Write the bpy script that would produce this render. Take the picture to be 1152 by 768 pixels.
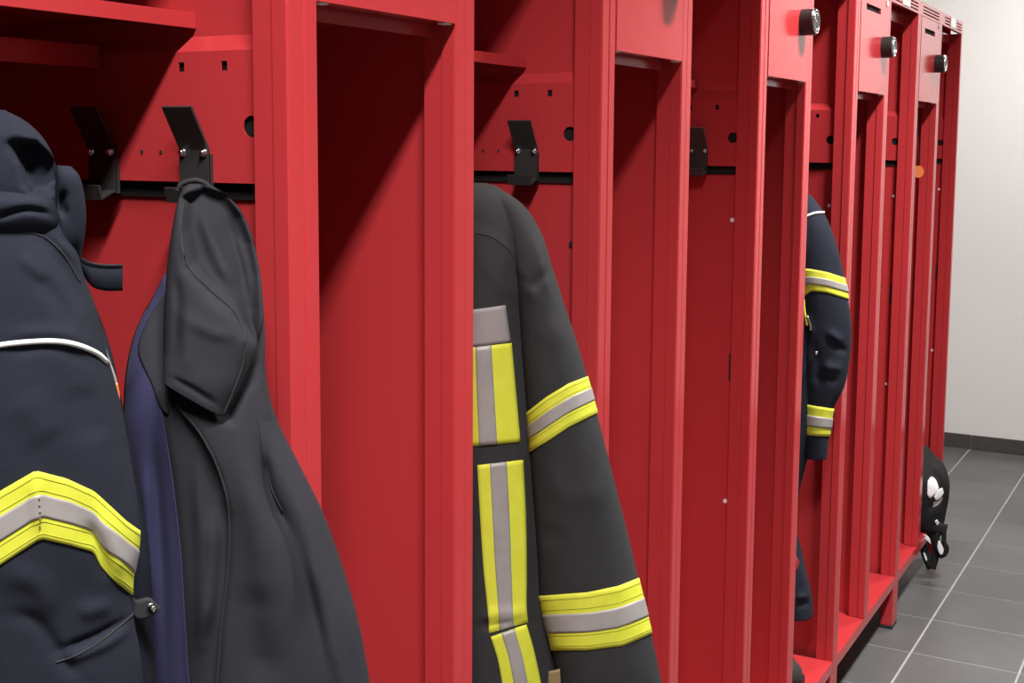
import bpy, bmesh, math, random
import numpy as np
from mathutils import Vector, Matrix, noise
from mathutils.bvhtree import BVHTree

for o in list(bpy.data.objects): bpy.data.objects.remove(o, do_unlink=True)
scene = bpy.context.scene
COL = scene.collection
random.seed(7)

# ------------------------------------------------------------------ camera
YAW, PITCH, ROLL, FPX, PY = 0.50357, 0.11002, 0.006543, 1412.63, 318.31
CAM = np.array([0.0, -0.7826, 1.51])
_f = np.array([math.cos(YAW)*math.cos(PITCH), math.sin(YAW)*math.cos(PITCH), -math.sin(PITCH)])
_r0 = np.array([math.sin(YAW), -math.cos(YAW), 0.0]); _u0 = np.cross(_r0, _f)
_r = math.cos(ROLL)*_r0 + math.sin(ROLL)*_u0
_u = -math.sin(ROLL)*_r0 + math.cos(ROLL)*_u0
cd = bpy.data.cameras.new('camera'); cam = bpy.data.objects.new('camera', cd); COL.objects.link(cam)
cd.sensor_fit = 'HORIZONTAL'; cd.sensor_width = 36.0; cd.lens = FPX/1152*36.0
cd.shift_y = -(384-PY)/1152.0; cd.clip_start = 0.02
cam.matrix_world = Matrix(((_r[0], _u[0], -_f[0], CAM[0]), (_r[1], _u[1], -_f[1], CAM[1]), (_r[2], _u[2], -_f[2], CAM[2]), (0, 0, 0, 1)))
scene.camera = cam

# ------------------------------------------------------------------ world, exposure
w = bpy.data.worlds.new('world'); scene.world = w; w.use_nodes = True
w.node_tree.nodes['Background'].inputs[0].default_value = (0.9, 0.95, 1.0, 1)
w.node_tree.nodes['Background'].inputs[1].default_value = 0.15
scene.view_settings.view_transform = 'Standard'; scene.view_settings.look = 'None'
scene.view_settings.exposure = 0.08; scene.view_settings.gamma = 1.0
scene.view_settings.use_curve_mapping = False
# ceiling lamps: (centre x, centre y, length, width, watts, louvre angle)
LAMPS = [(0.02, -0.86, 1.10, 0.18, 91.0, 126), (2.74, -0.86, 0.80, 0.18, 86.0, 126), (5.46, -0.80, 1.10, 0.18, 58.0, 165)]
ROOM_X0, ROOM_X1, ROOM_Y0, ROOM_Y1, ROOM_H = -2.5, 6.55, -4.4, 0.53, 3.10

# ------------------------------------------------------------------ helpers
def ray(u, v):
    return _f + (u-576)/FPX*_r - (v-PY)/FPX*_u
def proj(P):
    q = np.asarray(P, float) - CAM
    d = q @ _f
    return np.stack([576 + FPX*(q @ _r)/d, PY - FPX*(q @ _u)/d], -1)

def link(name, me, parent=None, mat=None):
    o = bpy.data.objects.new(name, me); COL.objects.link(o)
    if parent is not None: o.parent = parent
    if mat is not None:
        if len(me.materials) == 0: me.materials.append(mat)
    return o
def mesh(name, verts, faces, parent=None, mat=None, smooth=False):
    me = bpy.data.meshes.new(name); me.from_pydata([tuple(map(float, v)) for v in verts], [], [tuple(f) for f in faces]); me.update()
    if smooth:
        for p in me.polygons: p.use_smooth = True
    return link(name, me, parent, mat)
def from_bm(name, bm, parent=None, mat=None, smooth=False):
    bmesh.ops.recalc_face_normals(bm, faces=bm.faces[:])
    me = bpy.data.meshes.new(name); bm.to_mesh(me); bm.free()
    if smooth:
        for p in me.polygons: p.use_smooth = True
    return link(name, me, parent, mat)
def add_box(bm, x0, x1, y0, y1, z0, z1, bevel=0.0):
    r = bmesh.ops.create_cube(bm, size=1.0)
    for v in r['verts']:
        v.co = Vector(((x0+x1)/2 + v.co.x*(x1-x0), (y0+y1)/2 + v.co.y*(y1-y0), (z0+z1)/2 + v.co.z*(z1-z0)))
    if bevel > 0:
        es = list({e for v in r['verts'] for e in v.link_edges})
        bmesh.ops.bevel(bm, geom=es, offset=bevel, segments=2, affect='EDGES', profile=0.6)
def box(name, x0, x1, y0, y1, z0, z1, parent=None, mat=None, bevel=0.0):
    bm = bmesh.new(); add_box(bm, x0, x1, y0, y1, z0, z1, bevel)
    return from_bm(name, bm, parent, mat)
def boxes(name, lst, parent=None, mat=None, bevel=0.0):
    bm = bmesh.new()
    for b in lst: add_box(bm, *b, bevel)
    return from_bm(name, bm, parent, mat)
def prism_z(name, pts, z0, z1, parent=None, mat=None, bevel=0.0):
    """vertical extrusion of an xy polygon"""
    bm = bmesh.new()
    a = [bm.verts.new((p[0], p[1], z0)) for p in pts]; b = [bm.verts.new((p[0], p[1], z1)) for p in pts]
    n = len(pts); bm.faces.new(a[::-1]); bm.faces.new(b)
    ve = []
    for i in range(n):
        bm.faces.new((a[i], a[(i+1) % n], b[(i+1) % n], b[i]))
    if bevel > 0:
        bmesh.ops.bevel(bm, geom=[e for e in bm.edges if abs(e.verts[0].co.z-e.verts[1].co.z) > 0.5*(z1-z0)], offset=bevel, segments=2, affect='EDGES', profile=0.6)
    return from_bm(name, bm, parent, mat)
def empty(name, loc=(0, 0, 0)):
    o = bpy.data.objects.new(name, None); COL.objects.link(o); o.location = loc; o.empty_display_size = 0.05; return o
def tag(o, label, cat, group=None):
    o['label'] = label; o['category'] = cat
    if group: o['group'] = group
    return o
def structure(o, label=None, cat=None):
    o['kind'] = 'structure'
    if label: o['label'] = label
    if cat: o['category'] = cat
    return o
def cyl_bm(bm, c, axis, r, h, seg=20, r2=None):
    axis = Vector(axis).normalized(); q = axis.to_track_quat('Z', 'Y').to_matrix().to_4x4()
    M = Matrix.Translation(Vector(c) + axis*h/2) @ q
    bmesh.ops.create_cone(bm, cap_ends=True, segments=seg, radius1=r, radius2=r if r2 is None else r2, depth=h, matrix=M)
def cyl(name, c, axis, r, h, parent=None, mat=None, seg=20, r2=None, bevel=0.0):
    bm = bmesh.new(); cyl_bm(bm, c, axis, r, h, seg, r2)
    if bevel > 0:
        ed = [e for e in bm.edges if len(e.link_faces) == 2 and any(len(f.verts) > 4 for f in e.link_faces)]
        bmesh.ops.bevel(bm, geom=ed, offset=bevel, segments=2, affect='EDGES', profile=0.6)
    return from_bm(name, bm, parent, mat, smooth=False)
def tube_mesh(name, pts, r, parent=None, mat=None, seg=8, flat=None):
    """round tube along 3D points; r scalar or per point; flat=(width vector, thickness) makes a strap"""
    pts = [Vector(p) for p in pts]; n = len(pts); V = []; F = []
    for i, p in enumerate(pts):
        t = (pts[min(i+1, n-1)] - pts[max(i-1, 0)]).normalized()
        ref = Vector((0, 0, 1)) if abs(t.z) < 0.9 else Vector((1, 0, 0))
        a = t.cross(ref).normalized(); b = t.cross(a).normalized()
        rr = r[i] if hasattr(r, '__len__') else r
        for k in range(seg):
            th = 2*math.pi*k/seg
            V.append(p + (a*math.cos(th) + b*math.sin(th))*rr)
    for i in range(n-1):
        for k in range(seg):
            F.append((i*seg+k, i*seg+(k+1) % seg, (i+1)*seg+(k+1) % seg, (i+1)*seg+k))
    F.append(tuple(range(seg))[::-1]); F.append(tuple((n-1)*seg+k for k in range(seg)))
    return mesh(name, V, F, parent, mat, smooth=True)

# ------------------------------------------------------------------ materials
def principled(name, col, rough=0.5, metal=0.0, spec=0.5, coat=0.0, coat_rough=0.1, sheen=0.0):
    m = bpy.data.materials.new(name); m.use_nodes = True
    b = m.node_tree.nodes['Principled BSDF']
    b.inputs['Base Color'].default_value = (*col, 1); b.inputs['Roughness'].default_value = rough
    b.inputs['Metallic'].default_value = metal; b.inputs['Specular IOR Level'].default_value = spec
    b.inputs['Coat Weight'].default_value = coat; b.inputs['Coat Roughness'].default_value = coat_rough
    b.inputs['Sheen Weight'].default_value = sheen
    return m, b
def ramp_noise(m, b, c1, c2, scale, detail=4, coords='Object', stretch=None, rough=0.6):
    nt = m.node_tree; tc = nt.nodes.new('ShaderNodeTexCoord'); n = nt.nodes.new('ShaderNodeTexNoise')
    n.inputs['Scale'].default_value = scale; n.inputs['Detail'].default_value = detail; n.inputs['Roughness'].default_value = rough
    mp = nt.nodes.new('ShaderNodeMapping')
    if stretch: mp.inputs['Scale'].default_value = stretch
    nt.links.new(tc.outputs[coords], mp.inputs[0]); nt.links.new(mp.outputs[0], n.inputs['Vector'])
    r = nt.nodes.new('ShaderNodeValToRGB'); r.color_ramp.elements[0].position = 0.3; r.color_ramp.elements[1].position = 0.7
    r.color_ramp.elements[0].color = (*c1, 1); r.color_ramp.elements[1].color = (*c2, 1)
    nt.links.new(n.outputs[0], r.inputs[0]); nt.links.new(r.outputs[0], b.inputs['Base Color'])
    return n, r
def bump(m, b, scale, strength, dist=0.001, detail=2, kind='noise', stretch=None):
    nt = m.node_tree; tc = nt.nodes.new('ShaderNodeTexCoord'); mp = nt.nodes.new('ShaderNodeMapping')
    if stretch: mp.inputs['Scale'].default_value = stretch
    nt.links.new(tc.outputs['Object'], mp.inputs[0])
    if kind == 'noise':
        n = nt.nodes.new('ShaderNodeTexNoise'); n.inputs['Scale'].default_value = scale; n.inputs['Detail'].default_value = detail
    else:
        n = nt.nodes.new('ShaderNodeTexWave'); n.inputs['Scale'].default_value = scale; n.inputs['Distortion'].default_value = 1.0
        n.bands_direction = 'DIAGONAL'
    nt.links.new(mp.outputs[0], n.inputs['Vector'])
    bp = nt.nodes.new('ShaderNodeBump'); bp.inputs['Strength'].default_value = strength; bp.inputs['Distance'].default_value = dist
    nt.links.new(n.outputs[0 if kind == 'noise' else 1], bp.inputs['Height']); nt.links.new(bp.outputs[0], b.inputs['Normal'])

M_RED, b = principled('red_powder_coat', (0.44, 0.034, 0.038), 0.17, spec=0.33)
ramp_noise(M_RED, b, (0.425, 0.033, 0.037), (0.455, 0.035, 0.039), 3.0); bump(M_RED, b, 900, 0.03, 0.0006)
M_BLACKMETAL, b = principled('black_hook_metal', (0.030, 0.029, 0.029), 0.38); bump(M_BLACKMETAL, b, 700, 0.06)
M_CHROME, _ = principled('chrome', (0.80, 0.80, 0.80), 0.16, metal=1.0)
M_BLACKPLASTIC, b = principled('black_lock_plastic', (0.016, 0.016, 0.016), 0.34, spec=0.35); bump(M_BLACKPLASTIC, b, 500, 0.04)
M_SLOT, b = principled('dark_recess', (0.016, 0.015, 0.015), 0.95, spec=0.05); bump(M_SLOT, b, 400, 0.05)  # dark colour stands in for shade in the holes, slot and gap
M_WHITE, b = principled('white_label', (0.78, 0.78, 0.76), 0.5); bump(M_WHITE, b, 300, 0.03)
M_WALL, b = principled('wall_paint', (0.80, 0.78, 0.755), 0.75, spec=0.2)
ramp_noise(M_WALL, b, (0.79, 0.775, 0.755), (0.81, 0.795, 0.775), 1.5); bump(M_WALL, b, 160, 0.08, 0.001, 3)
M_CEIL, b = principled('ceiling_paint', (0.42, 0.41, 0.40), 0.85, spec=0.2); bump(M_CEIL, b, 80, 0.1)
M_GROUT, b = principled('grout', (0.42, 0.41, 0.395), 0.85, spec=0.2); ramp_noise(M_GROUT, b, (0.27, 0.265, 0.255), (0.34, 0.335, 0.32), 30)
M_GROUT_THIN = M_GROUT
M_SKIRT, b = principled('dark_skirting_tile', (0.062, 0.057, 0.055), 0.5); ramp_noise(M_SKIRT, b, (0.055, 0.051, 0.049), (0.072, 0.066, 0.063), 14)
M_TILE, b = principled('grey_floor_tile', (0.2, 0.195, 0.19), 0.38, spec=0.4)
n, r = ramp_noise(M_TILE, b, (0.072, 0.071, 0.069), (0.112, 0.110, 0.107), 2.2, 6, stretch=(1, 1, 1))
nt = M_TILE.node_tree; oi = nt.nodes.new('ShaderNodeObjectInfo'); mx = nt.nodes.new('ShaderNodeMix'); mx.data_type = 'RGBA'; mx.blend_type = 'MULTIPLY'
mx.inputs['Factor'].default_value = 1.0
rr = nt.nodes.new('ShaderNodeMapRange'); rr.inputs['To Min'].default_value = 0.90; rr.inputs['To Max'].default_value = 1.06
nt.links.new(oi.outputs['Random'], rr.inputs['Value']); nt.links.new(r.outputs[0], mx.inputs[6]); nt.links.new(rr.outputs[0], mx.inputs[7]); nt.links.new(mx.outputs[2], b.inputs['Base Color'])
bump(M_TILE, b, 120, 0.06, 0.001, 5)
def fabric(name, c1, c2, rough=0.9, sheen=0.0, weave=900):
    m, b = principled(name, c1, rough, spec=0.16, sheen=sheen)
    b.inputs['Sheen Roughness'].default_value = 0.5
    ramp_noise(m, b, c1, c2, 9, 6); bump(m, b, weave, 0.35, 0.0012, 3)
    return m
M_NAVY = fabric('navy_turnout_cloth', (0.0110, 0.0125, 0.0195), (0.0165, 0.0188, 0.0295))
M_BLACK = fabric('black_turnout_cloth', (0.023, 0.0225, 0.0235), (0.031, 0.0302, 0.0315))
M_BLACK2 = fabric('charcoal_twill', (0.019, 0.0185, 0.0225), (0.026, 0.0255, 0.0315))
M_LINING = fabric('navy_lining', (0.024, 0.023, 0.055), (0.034, 0.033, 0.078), 0.6, 0.03)
M_YELLOW, b = principled('fluorescent_yellow_tape', (0.74, 0.76, 0.035), 0.65, spec=0.3)
ramp_noise(M_YELLOW, b, (0.52, 0.535, 0.036), (0.58, 0.59, 0.050), 40, 3); bump(M_YELLOW, b, 1200, 0.15, 0.0006)
M_STITCH, b = principled('yellow_stitching', (0.36, 0.37, 0.03), 0.8, spec=0.2); bump(M_STITCH, b, 900, 0.1)
M_SILVER, b = principled('silver_reflective_tape', (0.36, 0.33, 0.315), 0.45, metal=0.0, spec=0.6)
ramp_noise(M_SILVER, b, (0.25, 0.228, 0.217), (0.30, 0.277, 0.266), 25, 3); bump(M_SILVER, b, 1500, 0.08, 0.0005)
M_PATCHGREY, b = principled('grey_patch', (0.24, 0.215, 0.215), 0.6); bump(M_PATCHGREY, b, 900, 0.1)
M_PIPING, b = principled('white_piping', (0.72, 0.72, 0.70), 0.6); bump(M_PIPING, b, 600, 0.1)
M_LEATHER, b = principled('tan_leather', (0.20, 0.14, 0.06), 0.6); bump(M_LEATHER, b, 300, 0.2)
M_ORANGE, b = principled('orange_plastic', (0.62, 0.16, 0.04), 0.4); bump(M_ORANGE, b, 300, 0.05)
M_RUBBER, b = principled('black_rubber', (0.022, 0.022, 0.022), 0.55); bump(M_RUBBER, b, 200, 0.15)
M_BAG = fabric('black_nylon', (0.012, 0.012, 0.012), (0.018, 0.018, 0.018), 0.8, 0.0, 600)
M_BAGWHITE, b = principled('white_reflective_patch', (0.80, 0.80, 0.80), 0.4); bump(M_BAGWHITE, b, 300, 0.1)
M_LAMP = bpy.data.materials.new('lamp_diffuser'); M_LAMP.use_nodes = True
b = M_LAMP.node_tree.nodes['Principled BSDF']; b.inputs['Emission Color'].default_value = (1, 0.97, 0.93, 1); b.inputs['Emission Strength'].default_value = 6.0
M_HOUSING, b = principled('lamp_housing', (0.7, 0.7, 0.7), 0.4); bump(M_HOUSING, b, 200, 0.05)

# ------------------------------------------------------------------ room
fl = structure(box('floor', ROOM_X0, ROOM_X1, ROOM_Y0, ROOM_Y1, -0.10, -0.0009, None, M_GROUT), 'grey square tiled floor with pale grout', 'floor')
structure(box('ceiling', ROOM_X0, ROOM_X1, ROOM_Y0, ROOM_Y1, ROOM_H, ROOM_H+0.1, None, M_CEIL), 'plain white ceiling', 'ceiling')
wall_end = structure(box('wall_end', ROOM_X1, ROOM_X1+0.15, ROOM_Y0, ROOM_Y1, -0.1, ROOM_H, None, M_WALL), 'off-white painted wall at the end of the locker row', 'wall')
structure(box('wall_back', ROOM_X0, ROOM_X1, ROOM_Y1, ROOM_Y1+0.15, -0.1, ROOM_H, None, M_WALL), 'off-white painted wall behind the lockers', 'wall')
structure(box('wall_front', ROOM_X0, ROOM_X1, ROOM_Y0-0.15, ROOM_Y0, -0.1, ROOM_H, None, M_WALL), 'off-white painted wall facing the lockers', 'wall')
structure(box('wall_near', ROOM_X0-0.15, ROOM_X0, ROOM_Y0, ROOM_Y1, -0.1, ROOM_H, None, M_WALL), 'off-white painted wall behind the camera', 'wall')
# floor tiles (grid slightly turned against the locker row, as the joints show)
TP = 0.3045; ANG = -0.0125; ORG = (6.2, -0.117)
ca, sa = math.cos(ANG), math.sin(ANG)
def tile_corners(i, j, gx=0.0010, gy=0.0026):
    c = []
    for a, bb in ((i*TP+gx, j*TP+gy), ((i+1)*TP-gx, j*TP+gy), ((i+1)*TP-gx, (j+1)*TP-gy), (i*TP+gx, (j+1)*TP-gy)):
        x = ORG[0] + a*ca - bb*sa*0.0; y = ORG[1] + a*sa + bb
        c.append((min(max(x, ROOM_X0), ROOM_X1-0.002), min(max(y, ROOM_Y0), ROOM_Y1-0.002)))
    return c
tiles = []
for i in range(-30, 3):
    for j in range(-15, 4):
        c = tile_corners(i, j)
        if (c[1][0]-c[0][0]) < 0.01 or (c[3][1]-c[0][1]) < 0.01: continue
        cx = sum(p[0] for p in c)/4; cy = sum(p[1] for p in c)/4
        px = proj((cx, cy, 0)); dep = (np.array((cx, cy, 0))-CAM) @ _f
        vis = dep > 0.3 and -150 < px[0] < 1400 and px[1] < 1000 and cy < 0.45
        tiles.append((0 if vis else 1, (cx-4.5)**2+(cy+0.2)**2, c))
tiles.sort(key=lambda t: (t[0], t[1]))
def tile_geo(c, z):
    V = [(p[0], p[1], -0.0025) for p in c]
    e = 0.0012; mx_ = sum(p[0] for p in c)/4; my_ = sum(p[1] for p in c)/4
    V += [(p[0], p[1], z-e) for p in c]
    V += [(p[0]+(e if p[0] < mx_ else -e), p[1]+(e if p[1] < my_ else -e), z) for p in c]
    F = [(8, 9, 10, 11)]
    for k in range(4):
        m2 = (k+1) % 4; F += [(k, m2, 4+m2, 4+k), (4+k, 4+m2, 8+m2, 8+k)]
    return V, F
SV, SF = [], []
for k, (vs, dd, c) in enumerate(tiles):
    V, F = tile_geo(c, random.uniform(-0.0004, 0.0))
    if k < 200: mesh('floor_tile', V, F, fl, M_TILE)
    else:
        o_ = len(SV); SV += V; SF += [tuple(q+o_ for q in f) for f in F]
rest = mesh('floor_tiles_beyond', SV, SF, fl, M_TILE); rest['kind'] = 'stuff'
# skirting tiles along the end wall, joints in line with the floor joints
bb = structure(empty('baseboard_end', (ROOM_X1, 0, 0)), 'dark grey tile skirting at the foot of the end wall', 'skirting')
box('joint_backing', -0.006, -0.0005, ROOM_Y0, ROOM_Y1, 0.0, 0.068, bb, M_GROUT)
yy = 0.178
ys = sorted([yy + k*0.3045*1.0 for k in range(-16, 3)])
for k in range(len(ys)-1):
    a, c = max(ys[k], ROOM_Y0)+0.0015, min(ys[k+1], ROOM_Y1)-0.0015
    if c-a > 0.02: box('skirting_tile', -0.010, -0.001, a, c, 0.001, 0.072, bb, M_SKIRT, 0.001)
# ceiling lamps
for k, (lx, ly, ll, lw, wt, sprd) in enumerate(LAMPS):
    t = tag(empty('ceiling_light', (lx, ly, ROOM_H)), ['long white ceiling light above the nearest lockers', 'long white ceiling light above the middle lockers', 'long white ceiling light nearest the end wall'][k], 'ceiling light', 'ceiling lights over the aisle')
    boxes('housing', [(-ll/2-0.03, ll/2+0.03, -lw/2-0.03, -lw/2, -0.06, 0), (-ll/2-0.03, ll/2+0.03, lw/2, lw/2+0.03, -0.06, 0), (-ll/2-0.03, -ll/2, -lw/2, lw/2, -0.06, 0), (ll/2, ll/2+0.03, -lw/2, lw/2, -0.06, 0)], t, M_HOUSING)
    box('diffuser', -ll/2, ll/2, -lw/2, lw/2, -0.052, -0.04, t, M_LAMP)
    ld = bpy.data.lights.new('tube_light', 'AREA'); ld.shape = 'RECTANGLE'; ld.size = ll; ld.size_y = lw; ld.energy = wt; ld.color = (1.0, 0.985, 0.97); ld.spread = math.radians(sprd)
    lo = bpy.data.objects.new('tube_light', ld); COL.objects.link(lo); lo.parent = t; lo.location = (0, 0, -0.056)

# ------------------------------------------------------------------ lockers
Z0, Z1, DEP = 0.14, 1.945, 0.50
SEAM = [0.262, 0.9945, 1.7125, 2.4515, 3.197, 3.950, 4.696]
DIVR = [0.585, 1.324, 2.0521, 2.7966, 3.5604, 4.3105]
DIVW = 0.045
def holed_plate(bm, xf, ycuts, zcuts, holes, t):
    """sheet facing -x at xf (thickness t towards +x) with square / round holes in some cells"""
    cache = {}
    def vv(x, y, z):
        k = (round(x, 5), round(y, 5), round(z, 5))
        if k not in cache: cache[k] = bm.verts.new((x, y, z))
        return cache[k]
    for i in range(len(ycuts)-1):
        for j in range(len(zcuts)-1):
            y0, y1, z0, z1 = ycuts[i], ycuts[i+1], zcuts[j], zcuts[j+1]
            h = holes.get((i, j))
            cs = [(y0, z0), (y1, z0), (y1, z1), (y0, z1)]
            if h == 'sq':
                for k in range(4):
                    a, c = cs[k], cs[(k+1) % 4]
                    bm.faces.new((vv(xf, *a), vv(xf, *c), vv(xf+t, *c), vv(xf+t, *a)))
                continue
            if h == 'round':
                cy, cz = (y0+y1)/2, (z0+z1)/2; R = min(y1-y0, z1-z0)*0.47; N = 24
                ring = [(cy+R*math.cos(2*math.pi*(k+0.5)/N - math.pi*0.75), cz+R*math.sin(2*math.pi*(k+0.5)/N - math.pi*0.75)) for k in range(N)]
                for k in range(N):
                    a, c = ring[k], ring[(k+1) % N]
                    bm.faces.new((vv(xf, *a), vv(xf, *c), vv(xf+t, *c), vv(xf+t, *a)))
                for s in range(4):
                    q = N//4; seg = [ring[(s*q+k) % N] for k in range(q)]
                    nxt = ring[((s+1)*q) % N]
                    bm.faces.new([vv(xf, *cs[s]), vv(xf, *cs[(s+1) % 4])] + [vv(xf, *p) for p in ([nxt] + seg[::-1])])
                continue
            bm.faces.new([vv(xf, *p) for p in cs])

def front_panel_slots(bm, x0, x1, z0, z1, y, slots, t=0.012):
    """front sheet in the xz plane with rectangular through slots (x0,x1,z0,z1)"""
    xc = sorted({x0, x1} | {s[0] for s in slots} | {s[1] for s in slots}); zc = sorted({z0, z1} | {s[2] for s in slots} | {s[3] for s in slots})
    cache = {}
    def vv(*p):
        k = tuple(round(a, 5) for a in p)
        if k not in cache: cache[k] = bm.verts.new(p)
        return cache[k]
    for i in range(len(xc)-1):
        for j in range(len(zc)-1):
            a, c, d, e = xc[i], xc[i+1], zc[j], zc[j+1]; mx_, mz_ = (a+c)/2, (d+e)/2
            ins = [s for s in slots if s[0] < mx_ < s[1] and s[2] < mz_ < s[3]]
            if ins:
                for p, q in (((a, d), (c, d)), ((c, d), (c, e)), ((c, e), (a, e)), ((a, e), (a, d))):
                    bm.faces.new((vv(p[0], y, p[1]), vv(q[0], y, q[1]), vv(q[0], y+t, q[1]), vv(p[0], y+t, p[1])))
            else:
                bm.faces.new((vv(a, y, d), vv(c, y, d), vv(c, y, e), vv(a, y, e)))
    for p, q in (((x0, z0), (x1, z0)), ((x1, z0), (x1, z1)), ((x1, z1), (x0, z1)), ((x0, z1), (x0, z0))):
        bm.faces.new((vv(p[0], y, p[1]), vv(q[0], y, q[1]), vv(q[0], y+t, q[1]), vv(p[0], y+t, p[1])))

def post_profile(xa, xb, dep=0.045, crease=True):
    """boxed upright with a shallow crease down its sides and front"""
    s = 0.0022; xm = (xa+xb)/2
    if not crease: return [(xa+s, 0.0), (xb-s, 0.0), (xb, s), (xb, dep*0.42), (xb-s, dep*0.45), (xb-s, dep), (xa+s, dep), (xa+s, dep*0.45), (xa, dep*0.42), (xa, s)]
    return [(xa+s, 0.0), (xm-0.0012, 0.0), (xm, 0.0010), (xm+0.0012, 0.0), (xb-s, 0.0), (xb, s), (xb, dep*0.42), (xb-s, dep*0.45), (xb-s, dep), (xa+s, dep), (xa+s, dep*0.45), (xa, dep*0.42), (xa, s)]

def make_hook(parent, xp, yc):
    """strip-steel coat hook: tilted upper tongue, flat back, small upturned lower lip; two bolts"""
    prof = [(-0.030, 1.5455), (-0.006, 1.503), (-0.006, 1.458), (-0.026, 1.450), (-0.029, 1.464)]
    th = 0.0028; V = []; F = []
    pts = [Vector((xp+a, 0, z)) for a, z in prof]
    nrm = []
    for i in range(len(pts)):
        t = (pts[min(i+1, len(pts)-1)]-pts[max(i-1, 0)]).normalized(); nrm.append(Vector((t.z, 0, -t.x)))
    h = 0.0195
    for i, p in enumerate(pts):
        hh = h
        for yo in (-hh, hh):
            for sgn in (0.5, -0.5):
                q = p + nrm[i]*th*sgn; V.append((q.x, yc+yo, q.z))
    n = len(pts)
    for i in range(n-1):
        a, c = i*4, (i+1)*4
        F += [(a, a+2, c+2, c), (a+1, c+1, c+3, a+3), (a, c, c+1, a+1), (a+2, a+3, c+3, c+2)]
    F += [(0, 1, 3, 2), ((n-1)*4, (n-1)*4+2, (n-1)*4+3, (n-1)*4+1)]
    bm = bmesh.new(); vs = [bm.verts.new(v) for v in V]
    for f in F: bm.faces.new([vs[k] for k in f])
    add_box(bm, xp-0.006, xp, yc-0.0195, yc+0.0195, 1.455, 1.498)
    hk = from_bm('coat_hook', bm, parent, M_BLACKMETAL); hk['label'] = 'black bent steel coat hook'
    for dy in (-0.0142, 0.0142):
        bm = bmesh.new(); cyl_bm(bm, (xp-0.005, yc+dy, 1.4995), (-1, 0, 0), 0.0046, 0.0045, 12)
        bmesh.ops.create_uvsphere(bm, u_segments=12, v_segments=8, radius=0.0036, matrix=Matrix.Translation((xp-0.0098, yc+dy, 1.4995)))
        from_bm('bolt', bm, hk, M_CHROME, True)

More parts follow.
